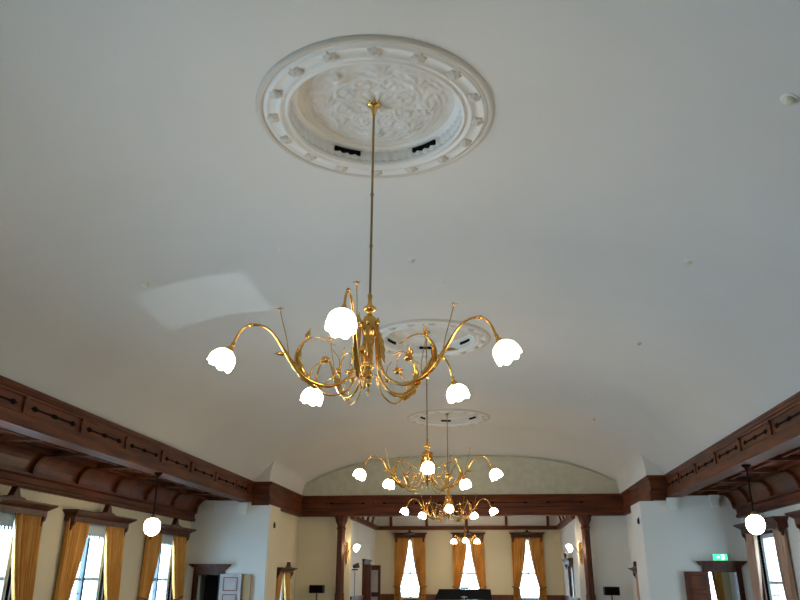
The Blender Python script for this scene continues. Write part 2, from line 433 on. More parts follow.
# ------------------------------------------------------------------ medallions
def rosette_mb(r=.06, n=6, h=.03, seed=0):
    mb=MB()
    def fn(i,w,rr,z): return (rr*(1+.12*cos(n*w+seed)*(i>1)), z)
    mb.lathe([(.002,-h),(r*.25,-h*.95),(r*.3,-h*.6),(r*.65,-h*.8),(r,-h*.25),(r*.98,0)],24,fn=fn)
    return mb
def relief_h(x, y):
    r=math.hypot(x,y); th=atan2(y,x)
    h=0
    # central acanthus
    if r<.20: h+=.012*(1+cos(10*th))*max(0,1-abs(r-.11)/.10)
    for k in range(8):
        a=2*pi*k/8+.2; cx,cy=.53*cos(a),.53*sin(a); d=math.hypot(x-cx,y-cy)
        if d<.125:
            ph=atan2(y-cy,x-cx); h=max(h, .038*(1-(d/.125)**2)*(.55+.45*cos(5*ph+38*d)))
        # scrolling stems
    for k in range(8):
        a=2*pi*k/8+.2+pi/8
        for r0,dr,amp in ((.33,.10,.022),(.66,.055,.020)):
            cx,cy=r0*cos(a),r0*sin(a); d=math.hypot(x-cx,y-cy); ph=atan2(y-cy,x-cx)
            sp=(d/dr - ph/(2*pi)*1.0)%1.0
            if d<dr*1.45: h=max(h, amp*max(0,1-abs(sp-.5)/.22)*(1-.5*d/(dr*1.45)))
    # leaves
    u=sin(16*th+11*sin(r*14))*sin(r*34+2.3*cos(5*th))
    h=max(h,.016*max(0,u)*(1 if .2<r<.72 else 0))
    return h
def medallion(label, slots, hi):
    root=empty('ceiling_medallion',(0,0,6.0)); tag(root,label,'ceiling medallion','plaster medallions on the vault')
    # ring profile (r, z below vault)
    P=[(1.13,.03),(1.13,-.025),(1.115,-.02),(1.10,-.045),(1.085,-.05),(1.075,-.04),(.985,-.03),(.975,-.05),(.955,-.055),(.945,-.04),(.915,-.02),(.905,-.045),(.89,-.05),(.875,-.035),(.875,.02),(.93,.03)]
    MB().lathe(P,96,close=True).build('ring_moulding',M['plast'],root)
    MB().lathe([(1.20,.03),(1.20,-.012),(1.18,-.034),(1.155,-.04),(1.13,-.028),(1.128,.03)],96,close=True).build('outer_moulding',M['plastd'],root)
    # recess drum with fluting
    def fn(i,w,r,z): return (r*(1-.035*(.5+.5*cos(60*w))) if i in(1,2) else r, z)
    MB().lathe([(.895,-.005),(.885,.02),(.885,.115),(.87,.13),(.82,.135),(.80,.15),(.80,.17),(.895,.175)],240,fn=fn,close=True).build('recess_drum',M['plast'],root)
    # relief plate
    mb=MB(); nr,na=(46,160) if hi else (22,72); vs=[(0,0,.155)]
    for i in range(1,nr+1):
        for k in range(na):
            r=.81*i/nr; w=2*pi*k/na; x,y=r*cos(w),r*sin(w); vs.append((x,y,.158-1.7*relief_h(x,y)))
    fs=[(0,1+k,1+(k+1)%na) for k in range(na)]
    for i in range(nr-1):
        for k in range(na): fs.append((1+i*na+k,1+i*na+(k+1)%na,1+(i+1)*na+(k+1)%na,1+(i+1)*na+k))
    mb.add(vs,fs,True); mb.build('relief_plate',M['relief'],root)
    r0=None
    for k in range(16):
        w=2*pi*(k+.35)/16
        if r0 is None: o=r0=rosette_mb(.068,6,.042).build('rosette',M['rosette'],root)
        else: o=r0.copy(); col.objects.link(o)
        o.location=(1.03*cos(w),1.03*sin(w),-.033); o.rotation_euler=(0,0,w)
    for a in slots:
        mb=MB(); vs=[]
        for k in range(9):
            w=R(a-10+20*k/8)
            for r,z in ((.884,.108),(.884,.060),(.848,.060),(.848,.108)): vs.append((r*cos(w),r*sin(w),z))
        fs=[(0,1,2,3),(35,34,33,32)]+[(i*4+j,i*4+(j+1)%4,(i+1)*4+(j+1)%4,(i+1)*4+j) for i in range(8) for j in range(4)]
        mb.add(vs,fs); mb.build('vent_slot',M['fret'],root)
    return root
m1=medallion('large round plaster medallion nearest the camera, at top of picture',[60,120,240,300],True)
m1.location=(MED[0][0],MED[0][1],6.0)
m2=medallion('round plaster medallion behind right arm of the big chandelier',[37,98,156,217,278,336],False)
m2.location=(MED[1][0],MED[1][1],6.0)
m3=copy_tree(m2); m3.location=(MED[2][0],MED[2][1],6.0); m3['label']='farthest and smallest round plaster medallion, just above the far chandeliers'

# ------------------------------------------------------------------ chandeliers
def flower_mb(c, r, n=5, up=(0,0,1)):
    mb=MB(); up=Vector(up).normalized(); q=up.to_track_quat('Z','Y').to_matrix()
    mb.lathe([(.001,-.02*r/.03),(r*.35,-.35*r),(r*.45,.0),(r*.3,.25*r),(.001,.3*r)],12,c=c,mtx=q)
    for k in range(n):
        w=2*pi*k/n; d=Vector((cos(w),sin(w),0)); e=Vector((-sin(w),cos(w),0))
        L=[(0,0,.06*r),(.45*r,.26*r,.10*r),(.8*r,.30*r,.25*r),(1.15*r,0,.1*r)]
        vs=[]
        for a,b,z in L:
            vs.append(q@(d*a+e*b+Vector((0,0,z)))+Vector(c)); vs.append(q@(d*a-e*b+Vector((0,0,z)))+Vector(c))
        top=[v+up*.10*r for v in vs]
        m=len(vs); fs=[]
        for i in range(len(L)-1):
            fs.append((2*i,2*i+1,2*i+3,2*i+2)); fs.append((m+2*i,m+2*i+2,m+2*i+3,m+2*i+1))
            fs.append((2*i,2*i+2,m+2*i+2,m+2*i)); fs.append((2*i+1,m+2*i+1,m+2*i+3,2*i+3))
        mb.add(vs+top,fs,True)
    return mb
def leaf_into(mb, pts, wid, thick=.006, side=Vector((0,1,0)), wave=.25, lobes=5):
    """pointed acanthus leaf along a path, wide across `side`"""
    P=smooth_path(pts,5); n=len(P); vs=[]; fs=[]
    for i,p in enumerate(P):
        t=i/(n-1); w=wid*(sin(pi*min(1,t*1.05+.08))**.7 if t<.95 else .15)*(1+wave*sin(t*lobes*2*pi))
        tan=(P[min(i+1,n-1)]-P[max(i-1,0)]).normalized(); n0=tan.cross(side).normalized()
        sd=(side*.62+n0*.78).normalized(); nn=tan.cross(sd).normalized()
        for a,b in ((-1,.35),(-.5,0),(0,-.3),(.5,0),(1,.35)):
            vs.append(p+sd*w*a+nn*w*b*.7)
        for a,b in ((1,.35),(.5,0),(0,-.3),(-.5,0),(-1,.35)):
            vs.append(p+sd*w*a+nn*(w*b*.7+thick))
    for i in range(n-1):
        for k in range(10): fs.append((i*10+k,i*10+(k+1)%10,(i+1)*10+(k+1)%10,(i+1)*10+k))
    fs.append(tuple(range(10))); fs.append(tuple((n-1)*10+k for k in reversed(range(10))))
    mb.add(vs,fs,True); return mb
def shade_mesh(n=48, R0=.112, L=.155, lob=7):
    """tulip shade: neck at origin, opens towards -z"""
    prof=[(.030,0),(.052,-.012),(.082,-.032),(.104,-.060),(.116,-.092),(.120,-.122),(.118,-.150),(.116,-.168)]
    k0=R0/.120; prof=[(r*k0,z*L/.168) for r,z in prof]
    def fn(i,w,r,z):
        t=max(0,(i-2)/5)
        t=min(1,t)
        return (r*(1+.05*t*cos(lob*w)), z*(1+.12*t*abs(cos(lob*w/2))-.06*t))
    inner=[(r-.006,z) for r,z in reversed(prof)]; inner[0]=(prof[-1][0]-.006,prof[-1][1])
    full=prof+inner
    def fn2(i,w,r,z):
        j=i if i<8 else 15-i
        return fn(j,w,r,z)
    mb=MB(); mb.lathe(full,n,fn=fn2,close=True)
    # bulb inside
    bz=-.08*L/.168
    mb.lathe([(.001,bz-.045),(.028,bz-.035),(.040,bz-.005),(.034,bz+.03),(.016,bz+.06),(.012,bz+.078),(.001,bz+.08)],16)
    return mb
ZA=6.12   # height of the canopy base
def Z(z): return z-ZA
def make_arm(root, ang, full=True):
    a=Matrix.Rotation(ang,3,'Z')
    prt=[(.085,0,Z(3.74)),(.095,0,Z(3.55)),(.125,0,Z(3.36)),(.20,0,Z(3.245)),(.33,0,Z(3.18)),(.48,0,Z(3.205)),(.60,0,Z(3.28)),(.69,0,Z(3.39)),(.765,0,Z(3.50)),(.85,0,Z(3.62)),(.95,0,Z(3.688)),(1.07,0,Z(3.685)),(1.145,0,Z(3.61)),(1.185,0,Z(3.51))]
    P=smooth_path(prt,5); n=len(P)
    rad=[.013 if i<n*.25 else (.013+.008*sin(pi*(i/n-.25)/.4) if i<n*.65 else .011) for i in range(n)]
    mb=MB().tube(P,rad,10)
    # bud on the inner end, joint ring on the arch
    mb.lathe([(.002,.06),(.010,.04),(.020,.015),(.022,-.005),(.012,-.02),(.002,-.025)],12,c=(.085,0,Z(3.77)))
    mb.lathe([(.012,.02),(.019,.008),(.019,-.008),(.012,-.02)],12,c=(1.05,0,Z(3.691)),mtx=Matrix.Rotation(pi/2,3,'Y'))
    # lower scroll
    lo=[(.10,0,Z(3.32)),(.13,0,Z(3.23)),(.18,0,Z(3.155)),(.26,0,Z(3.11)),(.35,0,Z(3.10)),(.42,0,Z(3.14)),(.47,0,Z(3.19)),(.53,0,Z(3.24))]
    mb.tube(smooth_path(lo,5),.008,8)
    arm=mb.build('arm',M['brass'],root,rot=(0,0,ang))
    # scroll ring
    mb=MB()
    rg=[(.60,0,Z(3.28)),(.645,0,Z(3.38)),(.64,0,Z(3.47)),(.59,0,Z(3.555)),(.51,0,Z(3.61)),(.42,0,Z(3.61)),(.34,0,Z(3.57)),(.30,0,Z(3.55))]
    P=smooth_path(rg,5); mb.tube(P,[.011-.007*i/len(P) for i in range(len(P))],8)
    s2=[(.52,0,Z(3.23)),(.50,0,Z(3.32)),(.44,0,Z(3.38)),(.385,0,Z(3.40))]
    mb.tube(smooth_path(s2,5),.006,8)
    s3=[(.40,0,Z(3.19)),(.33,.02,Z(3.24)),(.27,.03,Z(3.32)),(.27,.03,Z(3.42)),(.33,.03,Z(3.50))]
    mb.tube(smooth_path(s3,5),.004,6)
    mb.build('scroll',M['brass'],arm)
    # acanthus leaves
    leaf_into(MB(),[(.46,0,Z(3.15)),(.54,0,Z(3.23)),(.625,.0,Z(3.36)),(.615,0,Z(3.50)),(.545,0,Z(3.60))],.034).build('acanthus_leaf',M['brass'],arm)
    leaf_into(MB(),[(.40,0,Z(3.16)),(.50,0,Z(3.19)),(.60,0,Z(3.265)),(.70,0,Z(3.39)),(.77,0,Z(3.50))],.026).build('acanthus_leaf',M['brass'],arm)
    leaf_into(MB(),[(.10,0,Z(3.68)),(.125,0,Z(3.56)),(.14,0,Z(3.44)),(.17,0,Z(3.36))],.022).build('acanthus_leaf',M['brass'],arm)
    leaf_into(MB(),[(.735,.0,Z(3.44)),(.78,.012,Z(3.44)),(.84,.02,Z(3.435))],.018).build('acanthus_leaf',M['brass'],arm)
    leaf_into(MB(),[(.56,.0,Z(3.60)),(.555,0,Z(3.64)),(.53,0,Z(3.70))],.026).build('acanthus_leaf',M['brass'],arm)
    # roses
    flower_mb((.385,0,Z(3.41)),.046,6,(.3,.2,1)).lathe([(.001,-.034),(.020,-.030),(.034,-.012),(.037,.006),(.028,.022),(.012,.030),(.001,.030)],16,c=(.385,0,Z(3.415)),fn=lambda i,w,r,z:(r*(1+.10*cos(5*w+i)),z)).build('rose',M['brass'],arm)
    flower_mb((.27,.03,Z(3.31)),.032,5,(-.5,.5,.6)).lathe([(.001,-.024),(.016,-.020),(.024,-.006),(.024,.008),(.014,.020),(.001,.024)],14,c=(.27,.03,Z(3.31))).build('rose',M['brass'],arm)
    # tall thin stem with a cross-shaped flower
    mb=MB().tube(smooth_path([(.705,.0,Z(3.42)),(.735,.015,Z(3.58)),(.775,.02,Z(3.72)),(.81,.02,Z(3.845))],5),.0045,6)
    fb=flower_mb((.81,.02,Z(3.85)),.030,4,(.1,0,1)); mb.add(fb.v,fb.f,True)
    mb.build('flower_stem',M['brass'],arm)
    # socket and shade
    dr=Vector((.52,0,-1)).normalized(); q=dr.to_track_quat('-Z','Y').to_matrix()
    c=Vector((1.188,0,Z(3.505)))
    MB().lathe([(.008,.02),(.018,.012),(.020,-.004),(.013,-.012),(.016,-.025),(.032,-.045),(.036,-.060),(.038,-.075),(.030,-.078)],16,c=c,mtx=q).build('socket',M['brass'],arm)
    sh=shade_mesh(); o=sh.build('glass_shade',M['glass_shade'],arm)
    o.location=c+dr*.066; o.rotation_euler=q.to_euler()
    return arm
def make_chandelier():
    root=empty('chandelier',(0,0,ZA))
    MB().lathe([(.002,.03),(.075,.03),(.078,.015),(.060,.0),(.035,-.018),(.030,-.05),(.022,-.06),(.020,-.10),(.012,-.11)],24).build('canopy',M['brass'],root)
    mb=MB().lathe([(.0115,-.08),(.0115,Z(4.02))],12)
    for z in (5.1,4.55): mb.lathe([(.0115,.02),(.017,.01),(.017,-.01),(.0115,-.02)],12,c=(0,0,Z(z)))
    mb.build('rod',M['brassd'],root)
    prof=[(.012,4.07),(.020,4.06),(.024,4.045),(.020,4.03),(.018,3.99),(.022,3.965),(.040,3.945),(.058,3.93),(.062,3.915),(.050,3.90),(.036,3.89),(.022,3.875),(.024,3.86),(.050,3.84),(.064,3.81),(.070,3.76),(.066,3.71),(.054,3.67),(.044,3.645),(.048,3.62),(.044,3.59),(.036,3.56),(.040,3.50),(.034,3.44),(.030,3.415),(.046,3.395),(.050,3.375),(.034,3.35),(.026,3.33),(.040,3.31),(.047,3.29),(.032,3.265),(.018,3.25),(.026,3.235),(.030,3.22),(.018,3.20),(.008,3.185),(.007,3.165),(.016,3.155),(.018,3.145),(.007,3.13),(.002,3.10)]
    def fn(i,w,r,z): return (r*(1+(.05*cos(10*w) if 12<i<19 else 0)), z)
    MB().lathe([(r,Z(z)) for r,z in prof],40,fn=fn).build('body',M['brass'],root)
    arm=make_arm(root, R(-90))
    for k in range(1,5):
        c=arm.copy(); col.objects.link(c); c.rotation_euler=(0,0,R(-90-72*k)); c.parent=root
        for ch in kids(arm):
            if ch is c: continue
            d=ch.copy(); col.objects.link(d); d.parent=c
    return root
ch=make_chandelier(); ch.location=(XC-.02,6.28,ZA)
tag(ch,'big brass five-light chandelier nearest the camera, lit glass tulip shades','chandelier','five-light brass chandeliers')
ch2=copy_tree(ch); ch2.location=(XC-.10,13.72,ZA); ch2['label']='second of the brass five-light chandeliers, seen whole against the far lunette'
ch3=copy_tree(ch); ch3.location=(XC-.12,21.2,ZA); ch2.rotation_euler[2]=R(5); ch3.rotation_euler[2]=R(4); ch3['label']='third brass five-light chandelier, seen in front of the far dark beam'
# small three-light chandelier of the stage room
def small_chandelier():
    root=empty('small_chandelier',(-.90,28.0,4.38)); tag(root,'small brass chandelier with three lit shades before middle far window','chandelier')
    zz=lambda z:z-4.38
    MB().lathe([(.002,0),(.06,0),(.055,-.02),(.02,-.05),(.01,-.06)],20).build('canopy',M['brass'],root)
    MB().lathe([(.010,-.05),(.010,zz(3.35))],10).build('rod',M['brassd'],root)
    MB().lathe([(.010,zz(3.36)),(.03,zz(3.33)),(.03,zz(3.3)),(.02,zz(3.28)),(.05,zz(3.2)),(.05,zz(3.12)),(.02,zz(3.05)),(.04,zz(2.98)),(.04,zz(2.94)),(.02,zz(2.90)),(.005,zz(2.82)),(.002,zz(2.80))],20).build('body',M['brass'],root)
    arm=None
    for k in range(3):
        ang=R(-88+120*k)
        if arm is None:
            mb=MB().tube(smooth_path([(.03,0,zz(3.0)),(.12,0,zz(2.93)),(.24,0,zz(2.98)),(.33,0,zz(3.10)),(.42,0,zz(3.13)),(.48,0,zz(3.06))],5),.010,8)
            mb.tube(smooth_path([(.24,0,zz(2.98)),(.25,0,zz(3.1)),(.18,0,zz(3.2)),(.12,0,zz(3.17))],5),.006,6)
            arm=mb.build('arm',M['brass'],root,rot=(0,0,ang))
            MB().lathe([(.012,.02),(.02,0),(.03,-.03),(.028,-.04)],12,c=(.48,0,zz(3.05))).build('socket',M['brass'],arm)
            sh=shade_mesh(24,.105,.15).build('glass_shade',M['glass_shade'],arm); sh.location=(.485,0,zz(3.02))
        else:
            c=arm.copy(); col.objects.link(c); c.rotation_euler=(0,0,ang)
            for d in kids(arm):
                e=d.copy(); col.objects.link(e); e.parent=c
small_chandelier()

# ------------------------------------------------------------------ globe pendants
def pendant(x,y,label):
    t=empty('globe_pendant',(x,y,3.60)); tag(t,label,'pendant lamp','globe pendants under the arcade beams')
    MB().lathe([(.002,0),(.075,0),(.08,-.02),(.05,-.05),(.02,-.09),(.01,-.10)],20).build('canopy',M['fret'],t)
    MB().lathe([(.013,-.08),(.013,-.82)],10).build('rod',M['fret'],t)
    MB().lathe([(.013,-.81),(.045,-.83),(.06,-.87),(.05,-.89)],16).build('cap',M['brassd'],t)
    MB().lathe([(.05,-.88),(.10,-.90),(.145,-.95),(.160,-1.03),(.150,-1.10),(.115,-1.165),(.06,-1.205),(.002,-1.215)],32).build('globe',M['globe'],t)
pendant(-6.57,14.45,'round lit globe lamp hanging in front of the left windows')
pendant(4.67,14.3,'round lit globe lamp hanging in front of right wall window')

# ------------------------------------------------------------------ windows, pelmets, curtains
def window(n, loc, rz, w, h, z0, th=.25, style=0, parent_name=None):
    t=empty('window_%d'%n,loc,rz); struct(t)
    # local: x along the wall, y into the room (wall face at y=0), z up
    f=MB(); fw=.07
    f.box(-w/2,-.16,z0,-w/2+fw,-.08,z0+h).box(w/2-fw,-.16,z0,w/2,-.08,z0+h).box(-w/2,-.16,z0+h-fw,w/2,-.08,z0+h).box(-w/2,-.16,z0,w/2,-.08,z0+fw)
    f.build('window_frame',M['white_frame'],t)
    b=MB(); zc=z0+h*.42
    if style==2:
        t['kind']='structure'; MB().box(-w/2-.06,-.08,z0-.04,w/2+.06,.05,z0).build('window_sill',M['woodv'],t); return t
    b.box(-w/2+fw,-.14,zc-.03,w/2-fw,-.10,zc+.03)
    if style==0:
        
        if loc[0]<0: MB().box(-.045,-.15,z0+fw,.045,-.06,z0+h-fw).build('meeting_stile',M['stile'],t)
        for s in (-1,1): b.box(s*w*.22-.012,-.13,z0+fw,s*w*.22+.012,-.11,zc)
        b.box(-w/2+fw,-.13,zc-.28,w/2-fw,-.11,zc-.26)
    else:
        b.box(-.02,-.135,z0+fw,.02,-.105,z0+h-fw)
    b.build('glazing_bars',M['white_frame'],t)
    MB().box(-w/2+fw-.01,-.124,z0+fw-.01,w/2-fw+.01,-.118,z0+h-fw+.01).build('pane',M['glass'],t)
    MB().box(-w/2-.06,-.08,z0-.04,w/2+.06,.05,z0).build('window_sill',M['woodv'],t)
    c=MB()
    for s in (-1,1): c.box(s*w/2,-.06,z0,s*(w/2+.09),.03,z0+h)
    c.box(-w/2-.09,-.06,z0+h,w/2+.09,.03,z0+h+.06)
    c.build('casing',M['woodv'],t)
    return t
def pelmet(loc, rz, w, z0, z1, d, label, m='woodv', crest=True):
    t=empty('pelmet',(loc[0],loc[1],z0),rz); tag(t,label,'pelmet','wooden pelmets over the windows')
    h=z1-z0; a=w/2
    P=[(0.0,0),(d*.62,0),(d*.62,h*.45),(d*.7,h*.55),(d*.82,h*.68),(d,h*.85),(d,h),(0,h)]
    mb=MB()
    # front board with mitred returns: loft profile around three sides
    def ring(off):  # off= projection beyond body
        return off
    vs=[];fs=[]
    body=d*.62
    for (p,z) in P[1:-1]:
        e=p-body
        vs+=[(-a-e+0.08,0,z),(-a-e+.08,p,z),(a+e-.08,p,z),(a+e-.08,0,z)]
    m=len(P)-2
    for i in range(m-1):
        for k in range(3): fs.append((i*4+k,i*4+k+1,(i+1)*4+k+1,(i+1)*4+k))
        fs.append((i*4+3,i*4,(i+1)*4,(i+1)*4+3))
    fs.append(((m-1)*4+3,(m-1)*4+2,(m-1)*4+1,(m-1)*4))
    q=len(vs); xi=a+.08-body-.03-(-body+body)*0; xi=a-.05+body*0+ (P[1][0]-body) ; yi=P[1][0]-.03
    vs+=[(-xi,0,0),(-xi,yi,0),(xi,yi,0),(xi,0,0),(-xi,0,h-.03),(-xi,yi,h-.03),(xi,yi,h-.03),(xi,0,h-.03)]
    for k in range(3): fs.append((k,k+1,q+k+1,q+k)); fs.append((q+k,q+k+1,q+k+5,q+k+4))
    fs.append((q+4,q+5,q+6,q+7))
    mb.add(vs,fs); mb.build('board',M['woodv'],t)
    for s in (-1,1):
        x=s*(a-.12)
        b=MB().prism([(body*.3,0),(body*1.0,0),(body*.95,-.06),(body*.7,-.10),(body*.72,-.13),(body*.6,-.17),(body*.45,-.13),(body*.4,-.08)],x-.035,x+.035,'x')
        b.build('drop_bracket',M['woodv'],t)
    if crest:
        poly=[(-.30,h),(-.22,h+.03),(-.11,h+.04),(-.07,h+.10),(-.02,h+.20),(.02,h+.20),(.07,h+.10),(.11,h+.04),(.22,h+.03),(.30,h)]
        sc=min(1,w/2.2); poly=[(x*sc,h+(z-h)*sc) for x,z in poly]
        MB().prism(poly,d*.6,d*.95,'y').build('crest',M['woodv'],t)
    return t
def curtain(loc, rz, side, xo, xi_top, xi_tie, zt, ztie, zb, m, label, group, folds=7, depth=.062, y0=.095, flare=None):
    """side=-1/+1; xo outer edge distance, xi_* inner edge distance from window centre"""
    nu,nv=84,44; mb=MB(); vs=[]
    for j in range(nv+1):
        v=j/nv; z=zt+(zb-zt)*v
        if z>ztie:
            t=(zt-z)/(zt-ztie); e=t**1.7; xi=xi_top+(xi_tie-xi_top)*(1-(1-t)**1.0*(1-.0)) if False else xi_top+(xi_tie-xi_top)*(.45*t+.55*t*t)
            bulge=1.0
        else:
            t=(ztie-z)/(ztie-zb); xi=xi_tie-(.10)*sin(pi*min(1,t*1.2)/2)
        wd=xo-xi
        amp=depth*min(1.2,.55+.5*(xo-xi_top)/max(.05,wd)*.5)
        for i in range(nu+1):
            u=i/nu; x=xo+(xi-xo)*u
            y=y0+amp*sin(2*pi*folds*u+.6*sin(4*v+side))*(.75+.25*sin(9*u+3*v))+.3*amp*sin(2*pi*folds*2.3*u+1)
            vs.append((side*x,y,z))
    n=nu+1; fs=[(j*n+i,j*n+i+1,(j+1)*n+i+1,(j+1)*n+i) for j in range(nv) for i in range(nu)]
    mb.add(vs,fs,True); t=empty('curtain',loc,rz); tag(t,label,'curtain',group)
    o=mb.build('fabric',m,t); sd=o.modifiers.new('s','SOLIDIFY'); sd.thickness=.006
    tb=MB(); xm=(xo+xi_tie)/2; rx=(xo-xi_tie)/2+.03
    pts=[(side*xm+rx*cos(w),y0+min(depth+.05,y0-.01)*sin(w),ztie+.05*side*cos(w)) for w in [2*pi*k/24 for k in range(25)]]
    tb.tube(pts,.022,8,caps=False,sx=1); tb.build('tieback',M['brassd'],t)
    return t
wn=[0]
def nextn(): wn[0]+=1; return wn[0]
LN=['left wall window cut by the picture edge','middle window of the left wall','left wall window farthest from the camera']
for y,nm in zip(LWY,LN):
    window(nextn(),(XL,y,0),R(-90),2*hw,1.77,.85)
    pelmet((XL,y),R(-90),2.46,2.65,2.86,.32,'carved dark wooden pelmet over the %s'%nm)
    for s,which in ((1,'near'),(-1,'far')):
        curtain((XL,y,0),R(-90),s,1.20,.42,.78,2.70,1.15,.05,M['gold'],'gold curtain on the %s side of the %s'%({'near':'nearer','far':'farther'}[which],nm),'gold curtains of the left wall')
    v=MB(); vs=[];nu=60
    for j in range(3):
        for i in range(nu+1):
            u=i/nu; vs.append((-.36+.72*u,.03+.012*sin(2*pi*18*u),2.69-.085*j-(.018*sin(2*pi*9*u) if j==2 else 0)))
    v.add([(a*1.25,b,2.69-(2.69-c)*1.7) for a,b,c in vs],[(j*(nu+1)+i,j*(nu+1)+i+1,(j+1)*(nu+1)+i+1,(j+1)*(nu+1)+i) for j in range(2) for i in range(nu)],True)
    o=v.build('lace_valance',M['sheer'],None,(XL,y,0),(0,0,R(-90))); sd=o.modifiers.new('s','SOLIDIFY'); sd.thickness=.003
    tag(o,'pale lace valance at the top of the %s'%nm,'valance','lace valances')
for y in offL: window(nextn(),(XL,y,0),R(-90),1.8 if y==offL[0] else 2*hw,1.77,.06 if y==offL[0] else .85,style=2 if y==offL[0] else 0)
RN=['right wall window behind the globe lamp','right wall window cut by the picture edge']
for y,nm in zip(RWY,RN):
    window(nextn(),(XR,y,0),R(90),2*hw,1.77,.85)
    pelmet((XR,y),R(90),2.62,2.68,2.90,.32,'dark wooden pelmet over the %s'%nm)
    for s,which in ((1,'far'),(-1,'near')):
        curtain((XR,y,0),R(90),s,1.22,.62,.86,2.70,1.0,.05,M['pink'],'dusky beige curtain, %s side of the %s'%({'near':'nearer','far':'farther'}[which],nm),'beige curtains of the right wall')
for y in offR: window(nextn(),(XR,y,0),R(90),2*hw,1.77,.85)
FN=['left one of the three far windows','middle one of the three far windows','right one of the three far windows']
for x,nm in zip(FWX,FN):
    window(nextn(),(x,YF,0),R(180),.88,2.17,.95,style=1)
    pelmet((x,YF),R(180),1.30,3.15,3.33,.25,'dark wooden pelmet over the %s'%nm)
    for s,which in ((-1,'right'),(1,'left')):
        curtain((x,YF,0),R(180),s,.60,.03,.36,3.17,1.35,.05,M['gold'],'gold curtain gathered on the %s of the %s'%(which,nm),'gold curtains of the far wall',folds=5,depth=.048,y0=.075)
# small transept windows, side rooms, stage side
window(nextn(),(-6.2,22.8,0),R(-90),1.1,1.45,.3,style=1)
pelmet((-6.2,22.8),R(-90),1.75,1.80,1.94,.28,'small dark pelmet on recessed wall left of the far left column')
for s,w in ((1,'nearer'),(-1,'farther')):
    curtain((-6.2,22.8,0),R(-90),s,.72,.20,.45,1.82,1.0,.05,M['gold'],'gold curtain under the small left recess pelmet, %s side'%w,'curtains in the recesses',folds=4,depth=.05,y0=.08)
window(nextn(),(4.2,22.5,0),R(90),1.1,1.5,.3,style=1)
pelmet((4.2,22.5),R(90),1.75,1.82,1.97,.28,'small dark pelmet on recessed wall right of the far right column')
for s,w in ((1,'farther'),(-1,'nearer')):
    curtain((4.2,22.5,0),R(90),s,.72,.20,.45,1.84,1.0,.05,M['pink'],'beige curtain under the small right recess pelmet, %s side'%w,'curtains in the recesses',folds=4,depth=.05,y0=.08)
window(nextn(),(SR,27.0,0),R(90),1.4,1.2,.9,style=1)
pelmet((SR,27.0),R(90),1.9,2.14,2.32,.20,'small dark pelmet on the stage room side wall by right sconce')
window(nextn(),(5.70,21.65,0),R(180),.5,1.45,.85,style=2)
curtain((5.70,21.65,0),R(180),-1,.30,.02,.12,2.45,1.0,.05,M['gold'],'gold curtain seen through the right doorway',None,folds=3,depth=.03,y0=.06)

# ------------------------------------------------------------------ doors in the cross walls
def door(n, x0, x1, zt, hood0, hood1, hz0, hz1, leafx, leaf_mat, mould, label_leaf):
    YE = YL if x0<0 else YR
    t=empty('door_%d'%n,((x0+x1)/2,YE,0)); struct(t); cx=(x0+x1)/2
    f=MB()
    for a,b in ((x0-.13,x0),(x1,x1+.13)):
        f.box(a-cx,-.06,0,b-cx,.02,zt+.02).box(a-cx+.03,-.08,0,b-cx-.03,-.05,zt)
    f.box(x0-.13-cx,-.06,zt,x1+.13-cx,.02,hz0).box(x0-cx-.0,-.02,zt-.02,x1-cx,.2,zt)
    f.build('door_frame',M['woodv'],t)
    h=MB(); a,b=hood0-cx,hood1-cx; d=hz1-hz0
    for k,(p,zz0,zz1,e) in enumerate(((.10,0,.35,.10),(.15,.35,.6,.05),(.20,.6,.8,.02),(.23,.8,1,.0))):
        h.box(a+e,-p,hz0+d*zz0,b-e,0,hz0+d*zz1)
    h.build('door_hood',M['woodv'],t)
    l0,l1=leafx[0]-cx,leafx[1]-cx; z1=leafx[2]
    lf=MB().box(l0,-.13,.02,l1,-.09,z1).build('door_leaf',leaf_mat,t)
    pm=MB()
    w=l1-l0; rows=[(z1-.42,z1-.08),(z1-.86,z1-.50),(.12,z1-.94)]
    for (a0,a1) in rows:
        xa,xb=l0+.10,l1-.10; k=.022
        pm.box(xa,-.142,a0,xb,-.13,a0+k).box(xa,-.142,a1-k,xb,-.13,a1).box(xa,-.142,a0,xa+k,-.13,a1).box(xb-k,-.142,a0,xb,-.13,a1)
        MB().box(xa+.05,-.138,a0+.05,xb-.05,-.13,a1-.05).build('raised_panel',leaf_mat,lf)
    pm.build('panel_moulding',mould,lf)
    MB().lathe([(.002,-.055),(.022,-.05),(.028,-.035),(.018,-.015),(.02,0)],16,c=(l0+.06,-.13,.98),mtx=Matrix.Rotation(-pi/2,3,'X')).build('door_knob',M['brass'],lf)
door(1,-7.84,-7.25,1.73,-8.06,-6.95,1.86,1.99,(-7.19,-6.60,1.74),M['leafw'],M['leafr'],'')
door(2,5.23,5.88,1.85,4.99,6.12,1.93,2.08,(4.64,5.21,1.84),M['woodb'],M['woodv'],'')
tag(MB().box(-6.56,YL-.08,.02,-6.36,YL-.01,1.73).box(-6.58,YL-.09,0.02,-6.56,YL-.01,1.74).build('tan_strip',M['tan']),'narrow tan strip upright against wall beside the left doorway leaf','board')  # plain tan strip built as a thin upright box
struct(MB().box(-8.3,22.0,0,-6.3,22.15,3.7).build('wall_side_room_left',M['dark_room']))
